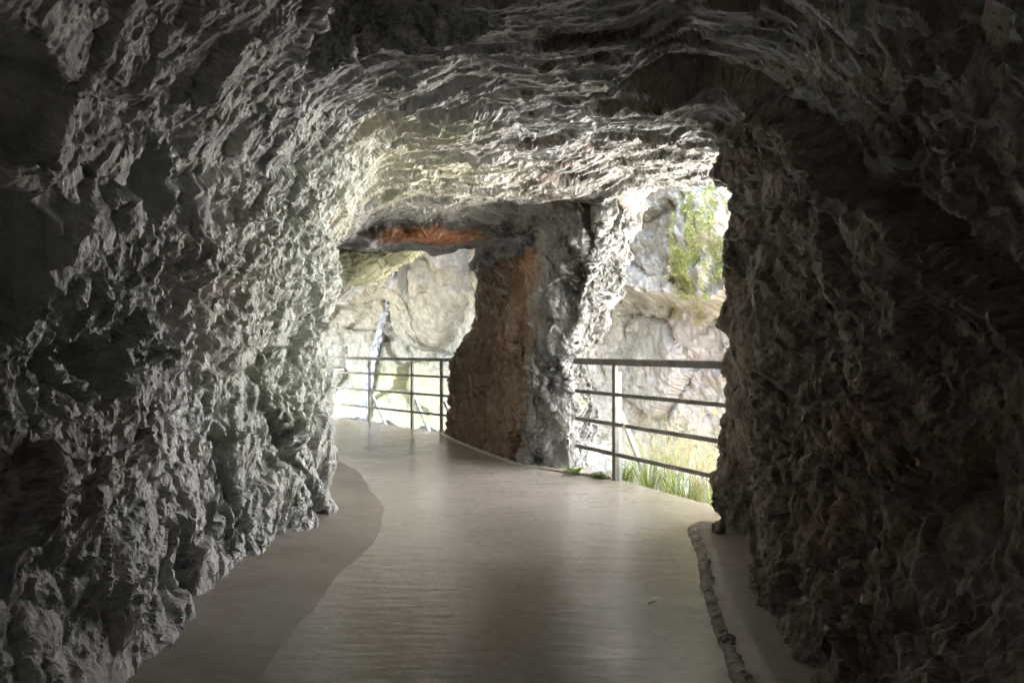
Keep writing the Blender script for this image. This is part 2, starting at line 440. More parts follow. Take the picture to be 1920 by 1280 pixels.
def subdivide(V, Q):
    n = len(V)
    E = np.concatenate([Q[:, [0, 1]], Q[:, [1, 2]], Q[:, [2, 3]], Q[:, [3, 0]]]); E.sort(axis=1)
    key = E[:, 0].astype(np.int64) * n + E[:, 1]
    uk, inv = np.unique(key, return_inverse=True)
    a = (uk // n).astype(np.int64); b = (uk % n).astype(np.int64)
    em = (V[a] + V[b]) * F(0.5); fm = V[Q].mean(1)
    m = len(Q); e = inv.reshape(4, m).T + n; f = np.arange(m) + n + len(uk)
    V2 = np.concatenate([V, em, fm]).astype(F)
    Q2 = np.concatenate([np.stack([Q[:, k], e[:, k], f, e[:, k - 1]], 1) for k in range(4)])
    return V2, Q2
def laplace(V, Q, it=1, lam=0.5):
    n = len(V)
    for _ in range(it):
        s = np.zeros((n, 3)); c = np.zeros(n)
        fm = V[Q].mean(1)
        for k in range(4):
            for ax in range(3): s[:, ax] += np.bincount(Q[:, k], fm[:, ax], n)
            c += np.bincount(Q[:, k], minlength=n)
        ok = c > 0
        V = V.copy(); V[ok] += (lam * (s[ok] / c[ok, None] - V[ok])).astype(F)
    return V
def normals(V, Q):
    n = len(V); fn = np.cross(V[Q[:, 2]] - V[Q[:, 0]], V[Q[:, 3]] - V[Q[:, 1]])
    N = np.zeros((n, 3))
    for k in range(4):
        for ax in range(3): N[:, ax] += np.bincount(Q[:, k], fn[:, ax], n)
    return (N / (np.linalg.norm(N, axis=1, keepdims=True) + 1e-12)).astype(F)
V = laplace(V, Q, 2)
V, Q = subdivide(V, Q); V = laplace(V, Q, 1)
V, Q = subdivide(V, Q); V = laplace(V, Q, 1)
N = normals(V, Q)
probe = np.argmin(((V - np.array([-2.0, 4.5, 1.5])) ** 2).sum(1))
if N[probe, 0] < 0: N = -N; Q = Q[:, ::-1]          # normals into the void
print('tunnel quads', len(Q), round(time.time() - T0, 1))

# ------------------------------------------------------------------ rock relief
AXL = [(1, 0.0, 0), (0, 1, -0.45), (0, 0.45, 1)]            # walls: chips stretched along a steep slant
AXC = [(1, -0.18, 0), (0.18, 1, 0), (0, 0, 1)]              # roof: flakes long across the tunnel
def flakes(P, w, wall_levels, roof_levels, rough=None):
    """chipped walls and overlapping roof flakes, blended by w (1 on the roof)."""
    h = np.zeros(len(P), F)
    iw = w < 0.98; acc = np.zeros(int(iw.sum()), F); q = P[iw]
    for sc, amp, sd, kind, rz in wall_levels:
        ax = [(1, 0, 0), (0, math.cos(rz), -math.sin(rz)), (0, math.sin(rz), math.cos(rz))]
        f1, f2, pl, off, ly, cv, cc = facet(rot_scale(q, ax, sc), sd)
        if kind == 1: v = cv                                                   # blocks: flat faces meeting in cracks
        elif kind == -1: v = cc                                                # scoops meeting in sharp rims
        else: v = np.clip((f2 - f1) / 0.06, 0, 1) * (0.8 * pl + off - 0.5)     # plates standing proud of each other
        v = v - v.mean()
        if rough is not None: v = v * rough[iw]
        acc += amp * v
    h[iw] += acc * (1 - w[iw])
    ic = w > 0.02; acc = np.zeros(int(ic.sum()), F); q = P[ic]
    for sc, amp, sd in roof_levels:
        f1, f2, pl, off, ly, cv, cc = facet(rot_scale(q, AXC, sc), sd)
        e = np.clip((f2 - f1) / 0.10, 0, 1)
        v = (e * (-0.9 * ly + 0.45 * pl + 1.0 * (off - 0.5)) + (1.3 if sc[0] > 0.2 else 0.7) * cv); acc += amp * (v - v.mean())              # overlapping flakes, each dipping away
    h[ic] += acc * w[ic]
    return h
def edge_len(V, Q):
    n = len(V); s_ = np.zeros(n); c_ = np.zeros(n)
    for k in range(4):
        d = np.linalg.norm(V[Q[:, k]] - V[Q[:, k - 1]], axis=1)
        s_ += np.bincount(Q[:, k], d, n) + np.bincount(Q[:, k - 1], d, n); c_ += np.bincount(Q[:, k], minlength=n) + np.bincount(Q[:, k - 1], minlength=n)
    return s_ / np.maximum(c_, 1)
def warped(P):
    return P + np.stack([fbm(P + 31.7 * k, 0.55, 3 + k, 2) for k in range(3)], 1) * 0.02
big = fbm(V, 1.3, 40, 3) * 0.16
for (c, r, d) in (((-2.0, 3.55, 2.25), (.3, .16, .22), .32), ((-2.0, 2.75, 1.75), (.3, .2, .32), .26), ((-2.0, 3.3, 1.35), (.3, .14, .2), .2), ((-2.0, 2.55, 2.3), (.3, .2, .2), .2), ((-2.0, 4.0, 1.75), (.3, .09, .2), .2)):
    q_ = (((V - np.array(c, F)) / np.array(r, F)) ** 2)[:, 1:].sum(1) + 0.6 * fbm(V, 0.2, 77, 2)
    big = big - d * sstep(1.0, 0.35, q_) * (V[:, 0] < -1.2)          # fallen blocks have left deep holes
up = sstep(0.35, 0.75, -N[:, 2])                                     # 1 on the roof
foot = 0.5 + 0.5 * sstep(0.0, 0.3, V[:, 2])                          # cement dressed foot
# bedding joints: the rock steps in and out across slanting planes
for y0, z0, sl, amt, side in ((2.8, 0.85, 0.20, 0.09, -1), (2.8, 1.95, 0.32, -0.08, -1), (2.2, 2.55, 0.5, 0.10, -1), (4.6, 0.35, 0.25, -0.07, -1), (2.79, 1.56, 0.66, -0.34, 1), (3.0, 0.7, 0.3, 0.07, 1)):
    sg = (V[:, 2] - z0 - sl * (V[:, 1] - y0)) / math.hypot(1, sl) + 0.05 * fbm(V, 0.45, 88, 2)
    m_ = sstep(-0.025, 0.025, sg) * sstep(7.5, 5.5, V[:, 1]) * sstep(0.6, 1.1, side * V[:, 0])
    big = big + amt * m_ * np.exp(-np.clip(sg, 0, 9) / 0.8)
rough = 0.45 + 0.85 * sstep(-0.25, 0.3, fbm(V, 0.9, 99, 3))          # broken stretches and smoother ones
h = big + flakes(warped(V), up, (((0.70, 0.50, 0.95), 0.20, 4, 1, 0.35), ((0.36, 0.25, 0.44), 0.085, 5, 0, 0.5), ((0.32, 0.24, 0.40), 0.19, 12, 1, -0.1), ((0.17, 0.12, 0.20), 0.045, 6, 0, 0.6), ((0.15, 0.115, 0.18), 0.070, 13, 1, 0.3)),
                 (((0.56, 0.31, 0.5), 0.065, 15), ((0.25, 0.13, 0.25), 0.028, 16)), 0.5 + 0.5 * rough)
V = V + N * (h * foot)[:, None]
# let the stretched faces of the steps even out, then chip those as well
for _ in range(3):
    st = edge_len(V, Q); wgt = (np.clip((st - 0.020) / 0.015, 0, 1) * np.where(up > 0.4, 1, 0.5)).astype(F)[:, None]
    for _ in range(2): V = V + (laplace(V, Q, 1, 0.8) - V) * wgt
N = normals(V, Q)
up = sstep(0.35, 0.75, -N[:, 2]) * 0.6 + up * 0.4
h = flakes(V, up, (((0.085, 0.06, 0.11), 0.034, 7, 1, 0.7), ((0.06, 0.042, 0.075), 0.016, 14, 0, 0.2), ((0.045, 0.034, 0.055), 0.020, 8, 1, 0.5), ((0.026, 0.022, 0.030), 0.009, 9, 1, 0)),
           (((0.15, 0.06, 0.12), 0.012, 18), ((0.06, 0.03, 0.05), 0.006, 19)), rough) + fbm(V, 0.05, 70, 2) * 0.004
V = V + N * (h * foot)[:, None]
print('relief', round(time.time() - T0, 1))

# ------------------------------------------------------------------ split into left wall, right wall, roof, pillar, mountainside
fc = V[Q].mean(1); fn = N[Q].mean(1)
so = poly_sdf(fc[:, 0], fc[:, 1], [(-40, -10), (3.7, -10)] + OUT + [(-40, 20)])
roof = (fn[:, 2] < -0.5) & (fc[:, 2] > 2.0)
roof |= (fc[:, 1] > 9.3) & (fc[:, 2] > 2.75) & (fc[:, 0] < 0.4)
pil = (fc[:, 1] > 8.0) & (fc[:, 1] < 13.6) & (fc[:, 0] > -1.55 - 0.30 * (fc[:, 1] - 12.6)) & ~roof & (fc[:, 2] < 3.1)
outer = (so < 0.12) & ~pil & ~roof
left = (fc[:, 0] < 0) & ~pil & ~roof & ~outer
lab = np.full(len(Q), 2); lab[left] = 0; lab[roof] = 1; lab[pil] = 3; lab[outer] = 4
def part(k, name, mat):
    q = Q[lab == k]
    u, inv = np.unique(q, return_inverse=True)
    return link(name, mesh_np(name, V[u], inv.reshape(q.shape)), mat)
tag(part(0, 'rock_wall', M['left']), 'rough wet grey rock wall with deep pits, along the left of the path', 'rock wall', kind='structure')
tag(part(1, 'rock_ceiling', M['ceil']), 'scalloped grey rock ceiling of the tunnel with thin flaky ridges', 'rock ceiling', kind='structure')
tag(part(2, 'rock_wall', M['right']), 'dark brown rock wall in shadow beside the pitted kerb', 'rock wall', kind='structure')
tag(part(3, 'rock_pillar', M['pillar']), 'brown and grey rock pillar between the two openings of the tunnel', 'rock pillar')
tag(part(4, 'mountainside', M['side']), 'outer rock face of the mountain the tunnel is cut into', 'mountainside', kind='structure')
print('split', round(time.time() - T0, 1))

# ------------------------------------------------------------------ gorge: upper mountainside and opposite cliff
def poly_at(P, s):
    P = np.array(P, float); L = np.concatenate([[0], np.cumsum(np.linalg.norm(np.diff(P, axis=0), axis=1))])
    return np.stack([np.interp(s, L, P[:, 0]), np.interp(s, L, P[:, 1])], -1), L[-1]
def sheet(line, ds, z0, z1, dz, push, side):
    """wall following a plan polyline; push(P) gives relief along the horizontal normal."""
    _, L = poly_at(line, np.array([0.0]))
    s = np.arange(0, L, ds); z = np.arange(z0, z1, dz)
    p, _ = poly_at(line, s)
    for _ in range(30):
        p[1:-1] = 0.5 * p[1:-1] + 0.25 * (p[:-2] + p[2:])
    tg = np.gradient(p, axis=0); tg /= np.linalg.norm(tg, axis=1, keepdims=True)
    nm = np.stack([tg[:, 1], -tg[:, 0]], 1) * side
    S, Zz = np.meshgrid(np.arange(len(s)), z, indexing='ij')
    P = np.stack([p[S.ravel(), 0], p[S.ravel(), 1], Zz.ravel()], 1).astype(F)
    NN = np.stack([nm[S.ravel(), 0], nm[S.ravel(), 1], np.zeros(S.size)], 1).astype(F)
    P = P + NN * push(P)[:, None]
    a = np.arange(S.size).reshape(S.shape)
    q = np.stack([a[:-1, :-1], a[1:, :-1], a[1:, 1:], a[:-1, 1:]], -1).reshape(-1, 4)
    return P, q, NN
MTOP = 30.0
up_line = [(3.6, -10), (3.6, -3.2), (3.8, 1.2), (3.2, 5.5), (1.85, 9.5), (-0.75, 12.95), (-3.4, 16.2), (-6.6, 20), (-12, 23), (-16, 23.5)]
P, q, _ = sheet(up_line, 0.3, 3.9, MTOP, 0.3, lambda P: fbm(P, 2.5, 90, 3) * 0.5, 1)
top = np.interp(P[:, 1], [9.2, 11.2, 14], [4.2, MTOP * 0.5, MTOP]); P[:, 2] = 3.9 + (P[:, 2] - 3.9) * (top - 3.9) / (MTOP - 3.9)     # crest shaped low to let sun in upstream, high to shade the seen cliff
tag(link('mountainside', mesh_np('mountainside', P, q), M['side']), 'unseen upper rock face of the mountain, crest shaped to shade the gorge', 'mountainside', kind='structure')

def tint_cliff(g, p, c, n1, n2):
    c = g.mix(1.0, c, (0.60, 0.56, 0.495), 'MULTIPLY')      # cliff colour pulled down so the view outside does not burn out
    ms = g.ball(p, (4.75, 14.9, 4.0), 1.6, (0.55, 0.8, 1.6), 0.5, n2)
    c = g.mix(g.math('MULTIPLY', ms, 0.85), c, g.mix(n2, (0.20, 0.24, 0.02), (0.44, 0.48, 0.05)))
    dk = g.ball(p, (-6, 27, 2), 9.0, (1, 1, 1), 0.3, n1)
    c = g.mix(dk, c, g.mix(1.0, c, (0.54, 0.55, 0.55), 'MULTIPLY'))  # far reach darkened again in colour to tone down its light
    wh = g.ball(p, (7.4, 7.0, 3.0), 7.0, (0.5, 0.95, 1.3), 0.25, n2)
    c = g.mix(g.math('MULTIPLY', wh, 0.8), c, (0.81, 0.792, 0.772))  # unseen upstream reach painted pale to bounce sun into the tunnel
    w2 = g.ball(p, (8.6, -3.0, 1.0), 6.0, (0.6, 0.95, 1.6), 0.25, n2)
    c = g.mix(g.math('MULTIPLY', w2, 0.8), c, (0.81, 0.792, 0.772))  # second unseen reach painted pale, throws sun in through the rear opening
    ol = g.ball(p, (-4.0, 25.5, -1.4), 3.6, (1.2, 1.2, 0.75), 0.4, n2)
    c = g.mix(g.math('MULTIPLY', ol, 0.7), c, g.mix(n2, (0.14, 0.13, 0.05), (0.32, 0.29, 0.15)))
    pk = g.ball(p, (3.6, 15.5, 1.0), 2.2, (1, 1, 0.8), 0.7, n1)
    c = g.mix(g.math('MULTIPLY', pk, 0.4), c, (0.33, 0.26, 0.22))
    return c
CLIFF = [(0.30, (0.20, 0.18, 0.14)), (0.44, (0.32, 0.295, 0.24)), (0.56, (0.44, 0.415, 0.355)), (0.72, (0.6, 0.575, 0.51))]
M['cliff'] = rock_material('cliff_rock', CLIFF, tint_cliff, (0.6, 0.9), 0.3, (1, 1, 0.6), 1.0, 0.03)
cl_line = [(9.5, -9), (8.6, -3), (8.0, 3), (7.3, 8), (5.8, 12), (4.4, 15.2), (1.0, 20), (-2.5, 25.0), (-6.0, 27.0), (-10, 27.5), (-14, 26.5), (-19, 22)]  # unseen upstream part set back for sun, far end closed against sky light
def cliff_push(P):
    h = fbm(P, 4.0, 120, 3) * 0.8
    W = P + 0.5 * np.stack([fbm(P + 9.1 * k, 1.6, 130 + k, 2) for k in range(3)], 1)
    for sc, amp, sd in (((2.2, 2.2, 1.6), 0.45, 141), ((0.8, 0.8, 0.65), 0.11, 142), ((0.3, 0.3, 0.25), 0.05, 143)):
        f1, f2, pl, off, ly, cv, cc = facet(W / np.array(sc, F), sd)
        h = h + amp * (0.6 * pl + 0.5 * (off - 0.5) - 0.25 * (1 - np.clip((f2 - f1) / 0.15, 0, 1)))
    # great bulge beside the waterfall, undercut below; ledge under the moss
    d = ((P[:, 0] + 2.7) / 2.0) ** 2 + ((P[:, 1] - 25.3) / 3.0) ** 2 + ((P[:, 2] - 4.0) / 2.6) ** 2
    h = h + 1.5 * np.sqrt(np.clip(1 - d, 0, 1))
    h = h + 0.7 * sstep(2.35, 2.75, P[:, 2] + 0.25 * (P[:, 0] - 3.5)) * sstep(1.0, 3.0, P[:, 0])
    h = h + 0.8 * sstep(0.6, -3, P[:, 2])
    return h + fbm(P, 0.25, 160, 3) * 0.08
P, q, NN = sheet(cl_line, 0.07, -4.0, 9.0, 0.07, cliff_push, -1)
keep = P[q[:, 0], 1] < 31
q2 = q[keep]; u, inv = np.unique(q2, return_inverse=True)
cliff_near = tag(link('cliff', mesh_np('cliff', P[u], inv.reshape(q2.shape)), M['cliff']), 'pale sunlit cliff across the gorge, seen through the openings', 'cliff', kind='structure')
CP = P.copy(); CN = NN.copy()
P, q, _ = sheet(cl_line, 0.5, 8.8, 40.0, 0.5, lambda P: fbm(P, 4.0, 120, 3) * 0.8 + 0.1 * (P[:, 2] < 9.2) - 0.05 * (P[:, 2] - 9.0), -1)
P[:, 2] = np.minimum(P[:, 2], np.interp(P[:, 1], [6, 14, 18], [16, 20, 40]))  # unseen far end raised to cut the sky light on the seen cliff
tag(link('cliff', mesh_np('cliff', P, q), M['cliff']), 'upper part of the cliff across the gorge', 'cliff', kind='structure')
P, q, _ = sheet(cl_line, 0.5, -9.0, -3.9, 0.5, lambda P: fbm(P, 4.0, 120, 3) * 0.8 + 0.75, -1)
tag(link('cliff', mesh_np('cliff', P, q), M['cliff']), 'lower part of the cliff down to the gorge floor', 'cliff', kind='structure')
m, t, bs = nt('gravel'); g = G(t); p = g.pos()
nn = g.noise(p, 2.0, 6)
pale = g.ramp(nn, [(0.3, (0.5, 0.475, 0.45)), (0.7, (0.8, 0.77, 0.74))]); dark = g.ramp(nn, [(0.3, (0.05, 0.05, 0.045)), (0.7, (0.16, 0.155, 0.14))])
t.links.new(g.mix(g.ball(p, (7, 1, -2.6), 13.0, (1, 1, 1), 0.2, nn), dark, pale), bs.inputs['Base Color'])      # unseen gravel made pale upstream to bounce sun, dark beyond to dim the cliff
bs.inputs['Roughness'].default_value = 0.9
xs = np.arange(-40, 60, 1.0); ys = np.arange(-40, 70, 1.0)
A, B = np.meshgrid(xs, ys, indexing='ij'); P = np.stack([A.ravel(), B.ravel(), np.full(A.size, -2.6)], 1).astype(F)
P[:, 2] += fbm(P, 4.0, 200, 3) * 0.3
a = np.arange(A.size).reshape(A.shape); q = np.stack([a[:-1, :-1], a[1:, :-1], a[1:, 1:], a[:-1, 1:]], -1).reshape(-1, 4)
tag(link('ground', mesh_np('ground', P, q), m), 'stony floor of the gorge far below the path', 'ground', kind='structure')

# ------------------------------------------------------------------ concrete path, ledges, kerbs
def concrete(name, c0, c1, rough, bump=1.0, wave=True):
    m, t, bs = nt(name); g = G(t); p = g.pos()
    n1 = g.noise(p, 0.9, 5, 0.6, 0.4); n2 = g.noise(p, 14, 5, 0.65)
    c = g.mix(g.ramp(n1, [(0.2, 0.0), (0.8, 1.0)]), c0, c1)
    c = g.mix(0.6, c, g.ramp(n2, [(0.3, 0.62), (0.7, 1.12)]), 'MULTIPLY')
    c = g.mix(0.45, c, g.ramp(g.noise(p, 55, 3, 0.6), [(0.58, 1.0), (0.70, 0.6)]), 'MULTIPLY')      # grit
    t.links.new(c, bs.inputs['Base Color'])
    rr = g.math('ADD', g.math('MULTIPLY', g.noise(p, 2.2, 4, 0.6, 0.3), 0.26), rough - 0.14)
    rr = g.math('MINIMUM', g.math('MAXIMUM', rr, 0.13), 0.262) if rough < 0.4 else g.math('MAXIMUM', rr, 0.29)
    t.links.new(rr, bs.inputs['Roughness'])
    t.links.new(g.ramp(g.noise(p, 1.6, 5, 0.6, 0.4), [(0.38, 0.35), (0.62, 1.0)]), bs.inputs['Specular IOR Level'])      # damp and drier patches
    # trowel ripples across the path
    w = g.noise(g.mapping(p, scale=(1.0, 3.6, 1), rot=(0, 0, R(9))), 2.6, 3, 0.5, 0.4)
    b = g.bump(w, 0.4 * bump, 0.02)
    b = g.bump(g.noise(p, 60, 4, 0.7), 0.25 * bump, 0.004, b)
    t.links.new(b, bs.inputs['Normal'])
    return m
M['path'] = concrete('path_concrete', (0.30, 0.268, 0.235), (0.40, 0.363, 0.325), 0.21)
M['ledge'] = concrete('ledge_concrete', (0.16, 0.138, 0.116), (0.29, 0.255, 0.218), 0.42, 0.6)
M['ledge_r'] = concrete('ledge_concrete_pale', (0.17, 0.14, 0.12), (0.34, 0.29, 0.25), 0.5, 0.6)

def spline(pts, n):
    """Catmull-Rom through pts, n samples per span."""
    P = np.array(pts, float); P = np.concatenate([[2 * P[0] - P[1]], P, [2 * P[-1] - P[-2]]])
    out = []
    for i in range(1, len(P) - 2):
        for t in np.arange(n) / n:
            a, b, c, d = P[i - 1], P[i], P[i + 1], P[i + 2]
            out.append(0.5 * (2 * b + (c - a) * t + (2 * a - 5 * b + 4 * c - d) * t * t + (3 * b - a - 3 * c + d) * t ** 3))
    out.append(P[-2]); return np.array(out)

edge_r = EDGE_R; edge_l = EDGE_L
bm = MB(); n = len(edge_l); ring = edge_l + edge_r[::-1]; k = len(ring)
bm.add([(x, y, 0.0) for x, y in ring] + [(x, y, -0.22) for x, y in ring],
       [tuple(range(k))[::-1], tuple(range(k, 2 * k))] + [(i, (i + 1) % k, (i + 1) % k + k, i + k) for i in range(k)])
tag(bm.build('path', M['path']), 'damp concrete path curving left through the tunnel', 'path', kind='structure')

def loft(name, rows, mat, smooth=True):
    P = np.array(rows, F); a = np.arange(P.shape[0] * P.shape[1]).reshape(P.shape[:2])
    q = np.stack([a[:-1, :-1], a[1:, :-1], a[1:, 1:], a[:-1, 1:]], -1).reshape(-1, 4)
    return link(name, mesh_np(name, P.reshape(-1, 3), q, smooth), mat)
# left ledge: low cement fillet between path and wall
inner = spline([(-1.02, -1.0), (-1.06, 1.5), (-1.09, 3.2), (-1.08, 4.7), (-1.02, 5.6), (-1.10, 6.5), (-1.38, 7.5), (-2.0, 9.2), (-2.9, 10.8)], 24)
outer_c = spline([(-2.3, -1.0), (-2.3, 1.5), (-2.3, 3.2), (-2.4, 4.7), (-2.2, 5.6), (-2.2, 6.6), (-2.5, 7.9), (-3.2, 9.6), (-4.2, 11.4)], 24)
rows = []
jit = fbm(np.stack([inner[:, 0], inner[:, 1], inner[:, 1] * 0], 1).astype(F), 0.5, 300, 3) * 0.06
for tt, zz in ((0, -0.005), (0.03, 0.002), (0.07, 0.006), (0.12, 0.011), (0.25, 0.02), (0.5, 0.05), (0.8, 0.12), (1, 0.18)):
    r = inner + (outer_c - inner) * tt; r[:, 0] += jit
    w = fbm(np.stack([r[:, 0], r[:, 1], r[:, 0] * 0], 1).astype(F), 0.35, 310, 2) * 0.012 * (zz > 0.015)
    rows.append(np.column_stack([r, np.full(len(r), zz) + w]))
tag(loft('ledge', rows, M['ledge']), 'brown cement ledge at the foot of the grey left wall', 'ledge', kind='structure')
# right ledge and pitted kerb
kc = spline([(1.05, -1.0), (1.00, 1.5), (0.99, 2.6), (1.02, 3.2), (1.10, 3.8), (1.21, 4.5), (1.36, 5.2), (1.43, 5.7), (1.47, 5.95), (1.56, 6.08), (1.75, 6.1)], 24)
wl = spline([(2.4, -1.0), (2.4, 1.5), (2.4, 2.6), (2.3, 3.2), (2.2, 3.8), (2.2, 4.5), (2.2, 5.2), (2.2, 5.7), (2.2, 5.9), (2.2, 6.0), (2.2, 6.02)], 24)
rows = []
for tt, zz in ((0, -0.02), (0.0, 0.03), (0.1, 0.04), (0.3, 0.045), (0.6, 0.075), (1, 0.12)):
    r = kc + (wl - kc) * tt
    w = fbm(np.stack([r[:, 0], r[:, 1], r[:, 0] * 0], 1).astype(F), 0.25, 320, 3) * 0.014 * (zz > 0.02)
    rows.append(np.column_stack([r, np.full(len(r), zz) + w]))
tag(loft('ledge', rows, M['ledge_r']), 'stained cement ledge between the pitted kerb and the dark right wall', 'ledge', kind='structure')

def kerb(cl, w, h, amp, seed, nprof=14, z0=0.0):
    tg = np.gradient(cl, axis=0); tg /= np.linalg.norm(tg, axis=1, keepdims=True); nm = np.stack([tg[:, 1], -tg[:, 0]], 1)
    th = np.linspace(-0.15, math.pi + 0.15, nprof); rows = []
    for a in th:
        o = -math.cos(a) * w / 2; z = math.sin(a) * h
        p = np.column_stack([cl + nm * o, np.full(len(cl), z0 + z)]).astype(F)
        f1, f2, pl, off, ly, cv, cc = facet(p / F(0.035), seed)
        d = fbm(p, 0.12, seed, 3) * amp - amp * 0.9 * sstep(0.75, 0.9, off) * sstep(0, 0.5, f2 - f1)
        p[:, :2] += nm * (math.cos(a) * -1 * d)[:, None]; p[:, 2] += np.maximum(math.sin(a), 0) * d
        rows.append(p)
    return rows
def fine(cl, step):
    d = np.concatenate([[0], np.cumsum(np.linalg.norm(np.diff(cl, axis=0), axis=1))]); s = np.arange(0, d[-1], step)
    return np.stack([np.interp(s, d, cl[:, 0]), np.interp(s, d, cl[:, 1])], 1)
m, t, bs = nt('kerb_mortar'); g = G(t); p = g.pos()
c = g.ramp(g.noise(p, 9, 6, 0.7), [(0.34, (0.06, 0.055, 0.05)), (0.48, (0.22, 0.195, 0.17)), (0.68, (0.40, 0.355, 0.31))])
t.links.new(c, bs.inputs['Base Color']); bs.inputs['Roughness'].default_value = 0.55
t.links.new(g.bump(g.noise(p, 45, 5, 0.7), 0.8, 0.008), bs.inputs['Normal'])
M['kerb'] = m
kf = fine(kc + np.array([-0.01, 0]), 0.012)
tag(loft('kerb', kerb(kf, 0.10, 0.035, 0.020, 401), M['kerb'], False), 'dark pitted mortar kerb winding along the right edge of the path', 'kerb')
M['mortar'] = concrete('mortar_pale', (0.34, 0.31, 0.27), (0.44, 0.41, 0.36), 0.6, 1.0)
kf2 = fine(spline([(-1.24, 12.75), (-0.95, 11.9), (-0.55, 10.8), (-0.12, 9.75), (0.12, 9.22), (0.35, 9.0), (0.75, 8.62), (1.10, 8.3)], 20), 0.02)
tag(loft('kerb', kerb(kf2, 0.06, 0.03, 0.012, 402), M['mortar'], True), 'thin pale mortar kerb along the foot of the brown pillar', 'kerb')

# ------------------------------------------------------------------ railings
m, t, bs = nt('rail_paint'); g = G(t); p = g.pos()
c = g.ramp(g.noise(p, 6, 6, 0.65), [(0.35, (0.13, 0.12, 0.105)), (0.6, (0.22, 0.205, 0.185)), (0.75, (0.24, 0.185, 0.14))])
t.links.new(c, bs.inputs['Base Color']); bs.inputs['Roughness'].default_value = 0.5; bs.inputs['Metallic'].default_value = 0.0
t.links.new(g.bump(g.noise(p, 80, 3), 0.3, 0.003), bs.inputs['Normal'])
M['rail'] = m
m, t, bs = nt('galvanised_brace'); g = G(t); p = g.pos()
t.links.new(g.ramp(g.noise(p, 12, 5), [(0.3, (0.42, 0.45, 0.46)), (0.7, (0.62, 0.65, 0.66))]), bs.inputs['Base Color']); bs.inputs['Roughness'].default_value = 0.45
M['galv'] = m

def railing(label, pts, posts, top_w, rails, height, post_w, braces, grp='railings along the open side of the path', brmat='galv'):
    """pts: plan points; posts: plan positions; rails: heights."""
    e = bpy.data.objects.new('railing', None); col.objects.link(e); e.location = (pts[0][0], pts[0][1], 0)
    tag(e, label, 'railing', grp)
    inv = lambda p: (p[0] - pts[0][0], p[1] - pts[0][1], p[2])
    b = MB()
    for a, c in zip(pts[:-1], pts[1:]): b.bar(inv((*a, height)), inv((*c, height)), 0.07, top_w)
    b.build('top_rail', M['rail'], e)
    for z, th in rails:
        b = MB()
        for a, c in zip(pts[:-1], pts[1:]): b.bar(inv((*a, z)), inv((*c, z)), 0.035, th)
        b.build('rail', M['rail'], e)
    d = np.array(pts[-1], float) - np.array(pts[0], float); d /= np.linalg.norm(d)
    for x, y in posts:
        b = MB(); b.bar(inv((x, y, -0.05)), inv((x, y, height - top_w / 2 - 0.002)), post_w, post_w * 1.25, up=(d[0], d[1], 0)); b.build('post', M['rail'], e)
    for a, c in braces:
        b = MB(); b.bar(inv(a), inv(c), 0.05, 0.05); b.build('brace', M[brmat], e)
    return e
A = np.array((0.80, 8.92)); B = np.array((1.98, 6.52)); dA = (B - A) / np.linalg.norm(B - A); nA = np.array((dA[1] * -1, dA[0]))
if nA[0] < 0: nA = -nA
pt = lambda s: tuple(A + dA * s)
o1 = pt(0.78); o2 = pt(2.62)
railing('grey four-bar railing across the nearer right opening, beside the long grass', [tuple(A - dA * 0.05), tuple(B)], [o1, o2],
        0.075, [(0.95, 0.045), (0.62, 0.045), (0.29, 0.045)], 1.31, 0.048,
        [((o1[0] + nA[0] * 0.05, o1[1] + nA[1] * 0.05, 1.2), (o1[0] + nA[0] * 0.055, o1[1] + nA[1] * 0.055, -0.15)),
         ((o1[0] + nA[0] * 0.07, o1[1] + nA[1] * 0.07, 0.75), (o1[0] + nA[0] * 0.62 , o1[1] + nA[1] * 0.62, -0.45))])
A2 = np.array((-1.0, 12.75)); B2 = np.array((-5.2, 17.3)); d2 = (B2 - A2) / np.linalg.norm(B2 - A2); n2_ = np.array((-d2[1], d2[0]))
if n2_[0] < 0: n2_ = -n2_
posts2 = []
for px in (828, 773, 693, 600):
    k = (px - 960) / 1386.7            # where the ray to this post meets the railing line
    s = (k * A2[1] - A2[0]) / (d2[0] - k * d2[1]); posts2.append(tuple(A2 + d2 * s))
br2 = [((p[0] + n2_[0] * 0.06, p[1] + n2_[1] * 0.06, 0.55), (p[0] + n2_[0] * 0.55, p[1] + n2_[1] * 0.55, -0.4)) for p in posts2]
railing('far brown four-bar railing past the pillar, in front of the waterfall', [tuple(A2 + (0.15, -0.15)), tuple(B2)], posts2,
        0.06, [(0.97, 0.04), (0.64, 0.04), (0.30, 0.04)], 1.27, 0.045, br2)

# ------------------------------------------------------------------ waterfall
def rays_to(cloud, u, v):
    """nearest cliff point to the direction (u,v)=(X/Y, (Z-1.45)/Y) seen from the path."""
    k = (cloud[:, 0] / cloud[:, 1] - u) ** 2 + ((cloud[:, 2] - 1.45) / cloud[:, 1] - v) ** 2
    k[cloud[:, 1] < 9] = 9
    return int(np.argmin(k))
uv = lambda x, y: ((x - 960) / 1386.7, (655 - y) / 1386.7)
wpts = []
for x, y in ((752, 470), (746, 500), (738, 540), (728, 580), (718, 615), (708, 650), (698, 690), (690, 730), (684, 790)):
    i = rays_to(CP, *uv(x, y)); wpts.append(CP[i] + CN[i] * 0.12)
wpts = np.array(wpts)
for _ in range(2): wpts[1:-1] = (wpts[:-2] + wpts[1:-1] * 2 + wpts[2:]) / 4
ws = np.stack([np.interp(np.linspace(0, 8, 160), np.arange(9), wpts[:, k]) for k in range(3)], 1)
wd = np.interp(np.linspace(0, 8, 160), [0, 2, 5, 8], [0.06, 0.10, 0.15, 0.2])
rows = []
